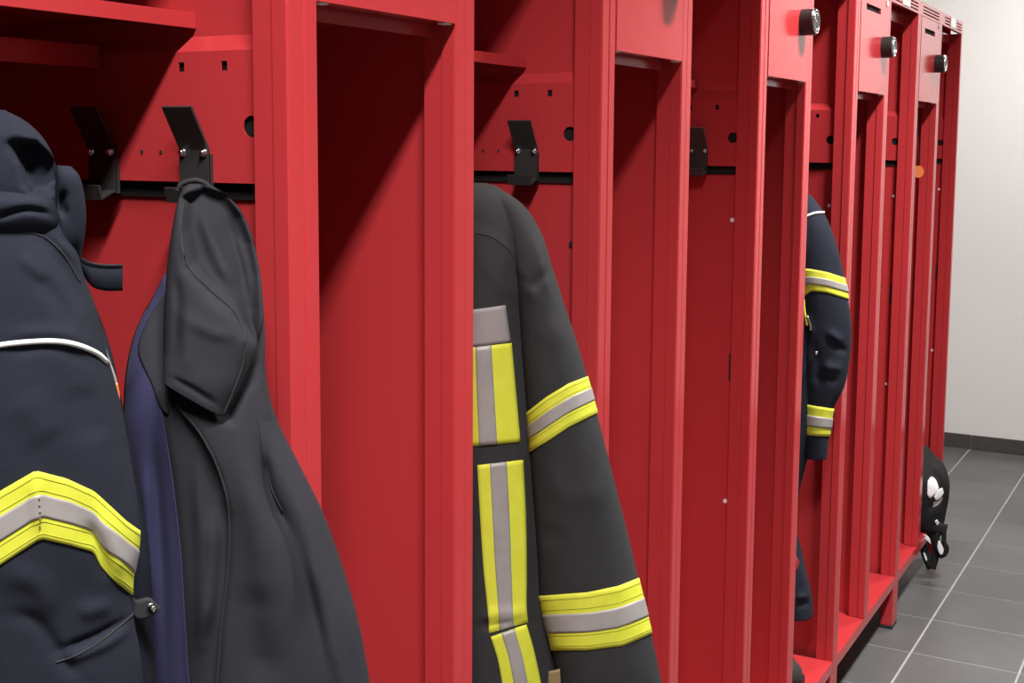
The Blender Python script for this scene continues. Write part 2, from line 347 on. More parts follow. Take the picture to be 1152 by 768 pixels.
def make_locker(k):
    s0, s1, dr = SEAM[k], SEAM[k+1], DIVR[k]; dl = dr-DIVW; dm = (dl+dr)/2
    labels = ['red steel locker nearest the camera, holding the two dark jackets at left',
              'red steel locker holding the jacket with vertical yellow stripes',
              'red steel locker with an empty coat bay, third from the camera',
              'red steel locker holding the jacket seen only as a bent navy sleeve',
              'red steel locker with empty coat bay, next to last before the end wall',
              'red steel locker at the far end of the row, black bag in its bay']
    t = tag(empty('locker', (0, 0, 0)), labels[k], 'locker', 'row of red lockers')
    pz0, pz1 = Z0, Z1
    pr = s1-0.0015                                      # right side panel
    box('side_panel', s0, s0+0.0012, 0.004, DEP, pz0, pz1, t, M_RED)
    box('side_panel', pr, s1-0.0003, 0.040, DEP, pz0+0.001, pz1-0.001, t, M_RED)
    box('divider_panel', dm+0.003, dm+0.006, 0.040, DEP, Z0+0.03, Z1-0.004, t, M_RED)
    box('back_panel', s0+0.0012, s1-0.001, DEP-0.003, DEP, Z0, Z1, t, M_RED)
    box('top_panel', s0+0.0005, s1-0.0005, 0.0125, DEP, Z1-0.003, Z1, t, M_RED)
    prism_z('upright', post_profile(s0+0.0004, s0+0.0225, crease=False), Z0, Z1-0.0400, t, M_RED)
    prism_z('upright', post_profile(dl, dr), Z0+0.0315, Z1-0.0400, t, M_RED)
    prism_z('upright', post_profile(s1-0.025, s1-0.0004, crease=False), Z0, Z1-0.0400, t, M_RED)
    # fascia with vent slots
    slots = []
    nx0, nx1 = s0+0.045, dl-0.012
    for q in range(3): slots.append((nx0, nx1, 1.9125+q*0.0095, 1.9168+q*0.0095))
    wm = (dr+s1)/2 - 0.006
    for q in range(3):
        slots.append((dr+0.045, wm-0.056, 1.9125+q*0.0095, 1.9168+q*0.0095)); slots.append((wm+0.056, s1-0.030, 1.9125+q*0.0095, 1.9168+q*0.0095))
    bm = bmesh.new(); front_panel_slots(bm, s0+0.0004, s1-0.0004, Z1-0.0395, Z1, 0.0, slots)
    from_bm('vent_fascia', bm, t, M_RED)
    box('stop_rail', dr+0.002, s1-0.026, 0.040, 0.046, 1.872, 1.902, t, M_RED)
    g = box('name_tag', wm-0.047, wm+0.047, -0.0022, -0.0002, 1.911, 1.943, t, M_WHITE, 0.0008); g['label'] = 'blank white name tag'
    # shelf, rail, hook plate
    boxes('shelf', [(dm+0.007, pr-0.0005, 0.139, 0.47, 1.6385, 1.642), (dm+0.007, pr-0.0005, 0.137, 0.140, 1.626, 1.642)], t, M_RED, 0.0006)
    box('shelf_rail', dm+0.007, pr-0.0135, 0.262, 0.270, 1.588, 1.612, t, M_RED, 0.0006)
    xf = pr-0.0120
    yc = [0.046, 0.050, 0.0685, 0.0870, 0.0930, 0.1455, 0.1515, 0.47]
    # big hole takes the cell 0.0455..0.0685 high 1.514..1.538 ; square holes in z 1.5835..1.5895
    zc = [1.469, 1.5145, 1.5375, 1.5820, 1.5915, 1.602]
    bm = bmesh.new()
    holed_plate(bm, xf, [0.0445, 0.0675, 0.0865, 0.0945, 0.1440, 0.1520, 0.47], zc, {(0, 1): 'round', (2, 3): 'sq', (4, 3): 'sq'}, 0.0015)
    vs = [bm.verts.new(p) for p in ((xf, 0.0445, 1.602), (xf, 0.47, 1.602), (pr-0.0003, 0.47, 1.618), (pr-0.0003, 0.0445, 1.618))]
    bm.faces.new(vs)
    vs = [bm.verts.new(p) for p in ((xf, 0.0445, 1.469), (xf, 0.47, 1.469), (xf+0.0015, 0.47, 1.469), (xf+0.0015, 0.0445, 1.469))]
    bm.faces.new(vs)
    hp = from_bm('hook_plate', bm, t, M_RED)
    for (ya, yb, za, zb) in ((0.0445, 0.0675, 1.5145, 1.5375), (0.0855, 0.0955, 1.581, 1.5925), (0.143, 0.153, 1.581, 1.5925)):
        box('hole_shade_backing', xf+0.004, xf+0.008, ya, yb, za, zb, hp, M_SLOT)  # dark backing added so the plate holes read as shaded black
    box('gap_shade_strip', pr-0.0035, pr-0.0002, 0.046, 0.47, 1.452, 1.470, hp, M_SLOT)  # near-black strip paints in the shade of the gap below the plate
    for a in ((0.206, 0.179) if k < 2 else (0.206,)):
        cyl('rivet_or_hole_disc', (xf+0.0005, a, 1.4995), (-1, 0, 0), 0.0022, 0.0012, hp, M_BLACKMETAL, 10)  # dark discs stand in for the small empty holes of the plate
    if k == 3: hy = (0.255,)
    elif k in (0,): hy = (0.127, 0.259)
    elif k in (1, 2): hy = (0.127, 0.259)
    else: hy = (0.259,)
    for a in hy: make_hook(t, xf, a)
    # small fixings on the inside of the side panel
    for z in (1.36, 0.775):
        cyl('rivet_or_hole_disc', (pr+0.0005, 0.056, z), (-1, 0, 0), 0.0045, 0.0035, t, M_WHITE if k != 1 else M_BLACKMETAL, 12)
    cl = box('latch_slot', pr-0.003, pr+0.001, 0.046, 0.056, 1.03, 1.085, t, M_BLACKMETAL, 0.001)
    # base tray, legs
    boxes('base_tray', [(s0+0.0225, dl, 0.001, DEP-0.004, Z0+0.026, Z0+0.030), (dr, s1-0.025, 0.001, DEP-0.004, Z0+0.026, Z0+0.030), (dl, dr, 0.001, DEP-0.004, Z0+0.026, Z0+0.030),
                        (s0+0.0225, s1-0.025, 0.0008, 0.004, Z0, Z0+0.0302), (s0+0.0225, s1-0.025, 0.004, DEP-0.004, Z0, Z0+0.002)], t, M_RED)
    for (xa, xb) in ((s0+0.0006, s0+0.034), (s1-0.034, s1-0.0006)):
        for ya in (0.002, DEP-0.045):
            lg = box('leg', xa, xb, ya, ya+0.040, 0.010, Z0, t, M_RED, 0.003)
            box('foot_cap', xa-0.0001, xb+0.0001, ya-0.001, ya+0.041, 0.0, 0.014, lg, M_RUBBER, 0.003)
    # valuables box over the narrow bay with its door
    boxes('box_floor', [(s0+0.0015, dm+0.0025, 0.036, DEP-0.004, 1.655, 1.658), (s0+0.0225, dl, 0.033, 0.036, 1.6350, 1.658)], t, M_RED)
    dx0, dx1 = s0+0.0250, dl-0.0020
    bm = bmesh.new()
    sx0 = dx0+0.052
    front_panel_slots(bm, dx0, dx1, 1.6500, 1.9035, -0.0010, [(sx0, sx0+0.160, 1.8570, 1.8725)], 0.018)
    dv = [bm.verts.new(p) for p in ((dx0, 0.017, 1.65), (dx1, 0.017, 1.65), (dx1, 0.017, 1.9035), (dx0, 0.017, 1.9035))]
    bm.faces.new(dv)
    door = from_bm('door', bm, t, M_RED)
    box('name_slot_backing', sx0-0.002, sx0+0.162, 0.0035, 0.0055, 1.855, 1.8745, door, M_SLOT)
    lx, lz = dr-0.090, 1.775
    bm = bmesh.new(); cyl_bm(bm, (lx, -0.0011, lz), (0, -1, 0), 0.0285, 0.0265, 32); cyl_bm(bm, (lx, -0.0270, lz), (0, -1, 0), 0.0285, 0.004, 32, 0.0255)
    lk = from_bm('lock_knob', bm, door, M_BLACKPLASTIC); lk['label'] = 'black round lock knob with chrome ring'
    # chrome face: ring + s-shaped grip in one mesh under the door is a sub-part too
    bm = bmesh.new(); R, r_ = 0.0240, 0.0016; N = 28
    ring = [[bm.verts.new((lx+(R+r_*math.cos(b_))*math.cos(a_), -0.0312+r_*math.sin(b_), lz+(R+r_*math.cos(b_))*math.sin(a_))) for b_ in [2*math.pi*q/8 for q in range(8)]] for a_ in [2*math.pi*p/N for p in range(N)]]
    for p in range(N):
        for q in range(8): bm.faces.new((ring[p][q], ring[(p+1) % N][q], ring[(p+1) % N][(q+1) % 8], ring[p][(q+1) % 8]))
    for q in range(15):
        a = q/14; ang = math.pi*(0.15+1.2*a); ang2 = math.pi*(1.15+1.2*a)
        for (cz, aa) in ((0.0085, ang), (-0.0085, ang2)):
            bmesh.ops.create_uvsphere(bm, u_segments=6, v_segments=5, radius=0.0015, matrix=Matrix.Translation((lx+0.0095*math.cos(aa), -0.0312, lz+cz+0.0085*math.sin(aa))))
    from_bm('chrome_ring', bm, door, M_CHROME, True)
    box('hinge_clip', dx1-0.017, dx1-0.004, -0.0045, -0.0012, 1.886, 1.8995, door, M_WHITE, 0.0015)
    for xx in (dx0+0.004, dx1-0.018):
        box('door_glint', xx, xx+0.014, 0.002, 0.012, 1.6482, 1.6497, door, M_WHITE)  # white slivers stand in for light glints at the door's lower corners
    return t
lockers = [make_locker(k) for k in range(6)]

# ------------------------------------------------------------------ cloth tools
class Plane:
    """upright plane a garment hangs in: through point P, facing back along the horizontal direction n"""
    def __init__(self, P, ang):
        self.P = np.array(P, float); self.n = np.array([math.cos(ang), math.sin(ang), 0.0])
    def at(self, u, v, d=0.0):
        q = ray(u, v); P = self.P + self.n*d
        return CAM + q*((P-CAM) @ self.n)/(q @ self.n)
def catmull(X, ts, t):
    X = np.asarray(X, float); n = len(ts); out = np.zeros((len(t), X.shape[1]))
    M = np.zeros_like(X)
    for i in range(n):
        if i == 0: M[i] = (X[1]-X[0])/(ts[1]-ts[0])
        elif i == n-1: M[i] = (X[-1]-X[-2])/(ts[-1]-ts[-2])
        else: M[i] = (X[i+1]-X[i-1])/(ts[i+1]-ts[i-1])
    idx = np.clip(np.searchsorted(ts, t, side='right')-1, 0, n-2)
    h = (ts[idx+1]-ts[idx])[:, None]; a = ((t-ts[idx])[:, None])/h
    h00 = 2*a**3-3*a**2+1; h10 = a**3-2*a**2+a; h01 = -2*a**3+3*a**2; h11 = a**3-a**2
    return h00*X[idx] + h10*h*M[idx] + h01*X[idx+1] + h11*h*M[idx+1]
def resample(pts, n):
    P = np.asarray(pts, float); L = np.concatenate([[0], np.cumsum(np.linalg.norm(np.diff(P, axis=0), axis=1))])
    if len(P) > 2: return catmull(P, L, np.linspace(0, L[-1], n))
    t = np.linspace(0, L[-1], n); return np.stack([np.interp(t, L, P[:, k]) for k in range(P.shape[1])], -1)
def seg_dist(Q, poly, closed=False, param=False):
    P = np.asarray(poly, float); best = np.full(len(Q), 1e9); par = np.zeros(len(Q))
    idx = range(len(P) if closed else len(P)-1)
    for i in idx:
        a, b_ = P[i], P[(i+1) % len(P)]; d = b_-a
        t = np.clip(((Q-a) @ d)/max(d @ d, 1e-9), 0, 1)
        dd_ = np.linalg.norm(Q-(a+t[:, None]*d), axis=1); par = np.where(dd_ < best, (i+t)/max(len(P)-1, 1), par)
        best = np.minimum(best, dd_)
    return (best, par) if param else best
def inside(Q, poly):
    P = np.asarray(poly, float); c = np.zeros(len(Q), bool); j = len(P)-1
    for i in range(len(P)):
        cond = ((P[i, 1] > Q[:, 1]) != (P[j, 1] > Q[:, 1])) & (Q[:, 0] < (P[j, 0]-P[i, 0])*(Q[:, 1]-P[i, 1])/(P[j, 1]-P[i, 1]+1e-12)+P[i, 0])
        c ^= cond; j = i
    return c

class Loft:
    """hanging cloth body: rows (left point, right point, half thickness, depth) skinned to a closed tube,
    then worked with creases (ridges / grooves), raised panels and random wrinkles"""
    def __init__(self, plane, rows, ns=120, nu=96, ex=0.8, ridges=(), panels=(), wrinkle=0.0015, wscale=14.0, stretch=0.45, seed=0, cap=True):
        self.plane = plane
        PL = np.array([plane.at(r[0], r[1], r[5] if len(r) > 5 else 0) for r in rows]); PR = np.array([plane.at(r[2], r[3], r[5] if len(r) > 5 else 0) for r in rows])
        T = np.array([[r[4]] for r in rows])
        C = (PL+PR)/2; L = np.concatenate([[0], np.cumsum(np.maximum(np.linalg.norm(np.diff(C, axis=0), axis=1), 1e-4))]); L /= L[-1]
        t = np.linspace(0, 1, ns)
        PLs, PRs, Ts = catmull(PL, L, t), catmull(PR, L, t), catmull(T, L, t)
        th = np.linspace(0, 2*np.pi, nu, endpoint=False)
        ct, st = np.cos(th), np.sin(th)
        sx = np.sign(ct)*np.abs(ct)**ex; sy = np.sign(st)*np.abs(st)**ex
        Cs, As = (PLs+PRs)/2, (PRs-PLs)/2
        G = Cs[:, None, :] + As[:, None, :]*sx[None, :, None] - plane.n[None, None, :]*(Ts[:, :, None]*sy[None, :, None])
        self.ns, self.nu = ns, nu
        V = G.reshape(-1, 3); px = proj(V)
        front = np.clip(np.tile(st, ns), 0, 1)**0.35 * (np.tile(st, ns) > 0)
        disp = np.zeros(len(V))
        for pts, wpx, amp in ridges:
            pp = resample(pts, 24) if len(pts) > 2 else np.array(pts, float)
            d, tp = seg_dist(px, pp, param=True); e_ = np.clip(np.minimum(tp, 1-tp)/0.3, 0, 1); e_ = e_*e_*(3-2*e_); disp += amp*(0.12+0.88*e_)*np.exp(-(d/wpx)**2)
        for poly, amp, soft in panels:
            d = seg_dist(px, poly, True); s = np.where(inside(px, poly), d, -d)
            disp += amp/(1+np.exp(-np.clip(s/(soft*0.35), -40, 40)))
        wr = np.zeros(len(V))
        if wrinkle > 0:
            for i, p in enumerate(V):
                q = Vector((p[0]*wscale+seed*3.1, p[1]*wscale, p[2]*wscale*stretch))
                wr[i] = noise.noise(q) + 0.5*noise.noise(q*2.3+Vector((5, 1, 2))) + 0.22*noise.noise(q*5.1)
            disp += wr*wrinkle
        fold = np.tile(np.clip(np.abs(st), 0, 1)**0.5*np.where(st > 0, 1, 0.6), ns)
        V = V - plane.n[None, :]*(disp*np.where(front > 0, front, 0) + wr*wrinkle*np.where(front > 0, 0, -fold))[:, None]
        self.G = V.reshape(ns, nu, 3)
        # normals
        ds = np.gradient(self.G, axis=0); du = np.roll(self.G, -1, 1)-np.roll(self.G, 1, 1)
        N = np.cross(du, ds); N /= np.maximum(np.linalg.norm(N, axis=2, keepdims=True), 1e-9)
        out = self.G - self.G.mean(1, keepdims=True)
        if (N*out).sum() < 0: N = -N
        self.N = N; self.cap = cap; self._bvh = None
    def geo(self):
        ns, nu = self.ns, self.nu; V = self.G.reshape(-1, 3).tolist(); F = []
        for i in range(ns-1):
            for j in range(nu):
                F.append((i*nu+j, i*nu+(j+1) % nu, (i+1)*nu+(j+1) % nu, (i+1)*nu+j))
        if self.cap:
            for i in (0, ns-1):
                c = self.G[i].mean(0); k = len(V); V.append(c.tolist())
                for j in range(nu):
                    F.append((k, i*nu+(j+1) % nu, i*nu+j) if i == 0 else (k, i*nu+j, i*nu+(j+1) % nu))
        return V, F
    def build(self, name, parent, mat):
        V, F = self.geo(); bm = bmesh.new(); vs = [bm.verts.new(v) for v in V]
        for f in F: bm.faces.new([vs[k] for k in f])
        return from_bm(name, bm, parent, mat, True)
    def bvh(self):
        if self._bvh is None:
            V, F = self.geo(); self._bvh = BVHTree.FromPolygons([Vector(v) for v in V], F)
        return self._bvh
    def hit(self, u, v):
        d = Vector(ray(u, v)).normalized(); o = Vector(CAM)
        loc, nor, ix, dist = self.bvh().ray_cast(o, d)
        if loc is None:
            best = None
            p = Vector(self.plane.at(u, v)); loc, nor, ix, dist = self.bvh().find_nearest(p)
        if nor.dot(d) > 0: nor = -nor
        return loc, nor
    def band(self, name, top, bot, parent, mat, off, f0=0.0, f1=1.0, k=10):
        """strip sewn right around the tube between two edge lines"""
        T, B = np.asarray(top, float), np.asarray(bot, float); ns, nu = self.ns, self.nu
        def f(poly, u):
            y = np.interp(u, poly[:, 0], poly[:, 1])
            y = np.where(u < poly[0, 0], poly[0, 1]+(u-poly[0, 0])*(poly[1, 1]-poly[0, 1])/(poly[1, 0]-poly[0, 0]), y)
            return np.where(u > poly[-1, 0], poly[-1, 1]+(u-poly[-1, 0])*(poly[-1, 1]-poly[-2, 1])/(poly[-1, 0]-poly[-2, 0]), y)
        px = proj(self.G.reshape(-1, 3)).reshape(ns, nu, 2); V = []
        def cross(j, poly):
            g = px[:, j, 1]-f(poly, px[:, j, 0]); s = np.where((g[:-1] < 0) & (g[1:] >= 0))[0]
            if len(s) == 0: return None
            i = s[0]; return i + g[i]/(g[i]-g[i+1])
        for j in range(nu):
            a, b_ = cross(j, T), cross(j, B)
            if a is None or b_ is None: a, b_ = (V[-1][0] if V else 0), (V[-1][1] if V else 1)
            V.append((a, b_))
        P = []
        for layer in (off, -0.001):
            for q in range(k+1):
                fr = f0+(f1-f0)*q/k
                for j in range(nu):
                    s = V[j][0]+(V[j][1]-V[j][0])*fr; i = int(min(s, ns-2)); w_ = s-i
                    p = self.G[i, j]*(1-w_)+self.G[i+1, j]*w_; n_ = self.N[i, j]*(1-w_)+self.N[i+1, j]*w_
                    P.append(p+n_*layer)
        F = []; m = (k+1)*nu
        for q in range(k):
            for j in range(nu):
                a, b_, c, d = q*nu+j, q*nu+(j+1) % nu, (q+1)*nu+(j+1) % nu, (q+1)*nu+j
                F.append((a, b_, c, d)); F.append((m+a, m+d, m+c, m+b_))
        for j in range(nu):
            j2 = (j+1) % nu
            F.append((j, m+j, m+j2, j2)); F.append((k*nu+j, k*nu+j2, m+k*nu+j2, m+k*nu+j))
        bm = bmesh.new(); vs = [bm.verts.new(v) for v in P]
        for f_ in F: bm.faces.new([vs[q] for q in f_])
        return from_bm(name, bm, parent, mat, True)
    def stitches(self, top, bot, parent, off, fr=(0.085, 0.27, 0.73, 0.915)):
        for f in fr: self.band('stitch_line', top, bot, parent, M_STITCH, off, f-0.006, f+0.006, k=1)
    def patch(self, name, A, B, parent, mat, off=0.0015, na=24, nb=12, f0=0.0, f1=1.0, bulge=0.0):
        """piece of cloth sewn on, ruled between two edge lines"""
        a, b_ = resample(A, na), resample(B, na); P = []; Q = []
        for i in range(na):
            for j in range(nb):
                f = f0+(f1-f0)*j/(nb-1); p = a[i]*(1-f)+b_[i]*f
                loc, nor = self.hit(*p); e = 4*(j/(nb-1))*(1-j/(nb-1))*4*(i/(na-1))*(1-i/(na-1))
                P.append(loc+nor*(off+bulge*e**0.5)); Q.append(loc-nor*0.0015)
        V = P+Q; m = len(P); F = []
        for i in range(na-1):
            for j in range(nb-1):
                q = (i*nb+j, i*nb+j+1, (i+1)*nb+j+1, (i+1)*nb+j); F.append(q); F.append(tuple(m+k for k in q[::-1]))
        rim = [j for j in range(nb)] + [i*nb+nb-1 for i in range(1, na)] + [(na-1)*nb+j for j in range(nb-2, -1, -1)] + [i*nb for i in range(na-2, 0, -1)]
        for k in range(len(rim)):
            c, d = rim[k], rim[(k+1) % len(rim)]; F.append((c, m+c, m+d, d))
        bm = bmesh.new(); vs = [bm.verts.new(v) for v in V]
        for f_ in F: bm.faces.new([vs[k] for k in f_])
        return from_bm(name, bm, parent, mat, True)
    def cord(self, name, pts, r, parent, mat, lift=0.4, n=40):
        out = []
        for p in resample(pts, n):
            loc, nor = self.hit(*p); out.append(loc+nor*r*lift)
        return tube_mesh(name, out, r, parent, mat, 8)
def sheet(plane, name, A, B, dA, dB, th, parent, mat, na=16, nb=8, bow=0.0):
    """free hanging piece of cloth between two edge lines, dA/dB = depth of each edge (positive = further away)"""
    a, b_ = resample(A, na), resample(B, na); P = []
    for i in range(na):
        for j in range(nb):
            f = j/(nb-1); d = dA*(1-f)+dB*f - bow*math.sin(math.pi*f)
            P.append(plane.at(*(a[i]*(1-f)+b_[i]*f), d))
    m = len(P); V = P+[p+plane.n*th for p in P]; F = []
    for i in range(na-1):
        for j in range(nb-1):
            q = (i*nb+j, i*nb+j+1, (i+1)*nb+j+1, (i+1)*nb+j); F.append(q); F.append(tuple(m+k for k in q[::-1]))
    rim = [j for j in range(nb)] + [i*nb+nb-1 for i in range(1, na)] + [(na-1)*nb+j for j in range(nb-2, -1, -1)] + [i*nb for i in range(na-2, 0, -1)]
    for k in range(len(rim)):
        c, d = rim[k], rim[(k+1) % len(rim)]; F.append((c, m+c, m+d, d))
    bm = bmesh.new(); vs = [bm.verts.new(v) for v in V]
    for f_ in F: bm.faces.new([vs[k] for k in f_])
    return from_bm(name, bm, parent, mat, True)
def line3(plane, pts, d, n=24):
    return [plane.at(p[0], p[1], d) for p in resample(pts, n)]
def yaw_of(u): return YAW - math.atan((u-576)/FPX)

# ------------------------------------------------------------------ navy jacket at the left edge
def jacket_a():
    t = tag(empty('turnout_jacket', (0.73, 0.1, 0.9)), 'navy turnout jacket at the left edge, white piping and chevron yellow sleeve band', 'jacket', 'jackets hanging in the lockers')
    t.location = (0, 0, 0)
    pl = Plane((0.702, 0.004, 1.2), yaw_of(70))
    torso = Loft(pl, [(-60, 250, 70, 250, 0.03, 0.05), (-110, 320, 100, 325, 0.045, 0.05), (-120, 390, 124, 390, 0.055, 0.05), (-125, 450, 137, 450, 0.06, 0.05), (-130, 520, 152, 520, 0.06, 0.05),
                      (-130, 620, 168, 620, 0.06, 0.05), (-130, 700, 172, 700, 0.06, 0.05), (-130, 800, 176, 800, 0.06, 0.05), (-130, 1000, 180, 1000, 0.06, 0.05), (-130, 1150, 180, 1150, 0.05, 0.05)],
                 ns=90, nu=72, seed=1)
    torso.build('torso', t, M_NAVY)
    sl = Loft(pl, [(-40, 215, 62, 222, 0.020, 0.0), (-75, 255, 82, 262, 0.035), (-95, 300, 93, 305, 0.045), (-104, 350, 109, 350, 0.050), (-108, 390, 120, 395, 0.053), (-112, 450, 136, 455, 0.055), (-115, 510, 147, 515, 0.056),
                   (-116, 565, 155, 570, 0.056), (-116, 610, 155, 610, 0.055), (-114, 650, 148, 652, 0.053), (-112, 690, 150, 690, 0.052), (-110, 730, 158, 735, 0.052), (-106, 790, 163, 795, 0.051), (-100, 880, 160, 890, 0.049), (-95, 980, 150, 985, 0.045)],
              ns=210, nu=180, ex=0.85, seed=2, wrinkle=0.0022, wscale=13, ridges=[
                  ([(0, 378), (60, 373), (100, 385), (122, 402)], 7, 0.003), ([(0, 396), (60, 391), (110, 412)], 6, -0.003),
                  ([(60, 262), (92, 300), (112, 345)], 6, 0.005), ([(40, 250), (75, 310), (98, 360)], 9, -0.005), ([(30, 300), (60, 330), (90, 372)], 10, -0.003), ([(20, 285), (56, 318)], 8, 0.003),
                  ([(5, 690), (40, 700), (70, 740), (95, 768)], 8, -0.0045), ([(60, 735), (110, 715), (155, 690)], 5, -0.005), ([(60, 745), (112, 727), (158, 700)], 6, 0.004),
                  ([(95, 580), (110, 620), (122, 660)], 10, -0.006), ([(112, 570), (125, 610), (138, 655)], 9, 0.005), ([(20, 440), (60, 500)], 22, 0.003), ([(90, 430), (110, 500)], 18, -0.003),
                  ([(0, 640), (45, 660), (60, 700)], 14, 0.004), ([(85, 690), (130, 680)], 10, 0.004), ([(43, 600), (40, 530)], 5, 0.0035)])
    so = sl.build('sleeve', t, M_NAVY)
    top = [(-100, 632), (0, 552), (40, 529), (75, 538), (105, 552), (122, 568), (140, 585), (156, 597)]
    bot = [(-100, 712), (0, 635), (46, 605), (80, 613), (105, 621), (113, 637), (128, 653), (142, 664)]
    yb = sl.band('reflective_band', top, bot, so, M_YELLOW, 0.0016, k=16); yb['label'] = 'yellow and silver chevron sleeve band'
    sl.band('silver_stripe', top, bot, so, M_SILVER, 0.0022, 0.33, 0.665, k=8)
    sl.stitches(top, bot, so, 0.0019)
    sl.cord('piping', [(-30, 394), (0, 388), (30, 384), (60, 383), (85, 387), (108, 397), (119, 407)], 0.0021, so, M_PIPING)
    sl.cord('yoke_seam', [(-20, 262), (20, 260), (48, 266), (70, 284), (90, 318)], 0.0008, so, M_BLACK)
    sl.cord('cuff_seam', [(62, 745), (90, 735), (120, 716), (150, 690)], 0.0009, so, M_BLACK)
    # stitched seam at the chevron's peak
    for q in range(5):
        loc, nor = sl.hit(42.2+q*0.35, 560+q*7.5)
        bm = bmesh.new(); bmesh.ops.create_icosphere(bm, subdivisions=1, radius=0.0009, matrix=Matrix.Translation(loc+nor*0.0024)); from_bm('stitch', bm, so, M_LEATHER)
    # collar
    co = Loft(pl, [(-75, 118, 6, 124, 0.012), (-80, 130, 30, 137, 0.022), (-85, 148, 50, 157, 0.03), (-85, 175, 62, 182, 0.034), (-85, 205, 66, 212, 0.034), (-85, 235, 68, 238, 0.030), (-80, 262, 66, 266, 0.02)],
              ns=80, nu=96, seed=3, wrinkle=0.002, panels=[([(14, 162), (40, 160), (62, 180), (66, 206), (56, 216), (36, 218), (28, 205)], -0.030, 5)],
              ridges=[([(-5, 160), (20, 150), (50, 170), (64, 190)], 6, 0.004), ([(12, 165), (26, 200), (34, 222), (45, 232)], 4, 0.006)])
    cob = co.build('collar', t, M_NAVY)
    lo_ = Loft(pl, [(64, 186, 80, 187, 0.006, -0.012), (63, 196, 89, 197, 0.014, -0.012), (62, 220, 95, 220, 0.018, -0.008), (62, 245, 97, 244, 0.02, -0.004), (60, 270, 95, 268, 0.02, 0.0), (55, 300, 90, 296, 0.012, 0.006)],
               ns=50, nu=48, seed=4, wrinkle=0.002, ridges=[([(72, 212), (70, 230), (74, 246)], 4, -0.010)])
    lo_.build('collar_end', t, M_NAVY)
    # neck roll under the collar
    nr = Loft(pl, [(-70, 212, 30, 214, 0.02, -0.014), (-72, 226, 56, 222, 0.03, -0.016), (-74, 240, 64, 236, 0.03, -0.016), (-74, 258, 66, 254, 0.024, -0.014), (-70, 272, 60, 270, 0.012, -0.01)],
              ns=50, nu=80, seed=5, wrinkle=0.0016, ridges=[([(-20, 250), (30, 236), (66, 244)], 4, -0.005)])
    nr.build('neck_roll', t, M_NAVY)
    st_ = sheet(pl, 'shoulder_tab', [(84, 284), (96, 294), (115, 298), (138, 298)], [(92, 306), (103, 322), (118, 327), (138, 327)], 0.016, 0.018, 0.004, t, M_NAVY, bow=0.003)
    tube_mesh('tab_edge', line3(pl, [(84, 284), (96, 293.5), (115, 298), (138, 298)], 0.014), 0.0009, t, M_BLACK)
    tube_mesh('zip_tape', line3(pl, [(107, 362), (113, 378), (122, 405), (130, 428), (133, 452)], 0.004), 0.0011, t, M_SILVER)
    tube_mesh('zip_pull', line3(pl, [(130, 431), (132, 441), (132.5, 450)], 0.002, 8), 0.0018, t, M_ORANGE)
    for (uu, vv) in ((109, 366), (112, 376)):
        bm = bmesh.new(); bmesh.ops.create_uvsphere(bm, u_segments=10, v_segments=6, radius=0.0022, matrix=Matrix.Translation(Vector(pl.at(uu, vv, 0.0)))); from_bm('snap', bm, t, M_CHROME, True)
    ov = sheet(pl, 'cuff_strap', [(140, 660), (152, 676), (168, 674), (178, 682)], [(146, 690), (158, 697), (172, 692), (180, 684)], 0.0, 0.0, 0.006, t, M_BLACK)
    tube_mesh('strap_buckle', line3(pl, [(166, 681), (171, 679), (169, 684), (174, 682), (172, 688)], -0.003, 14), 0.0014, t, M_CHROME)
    return t
jacket_a()

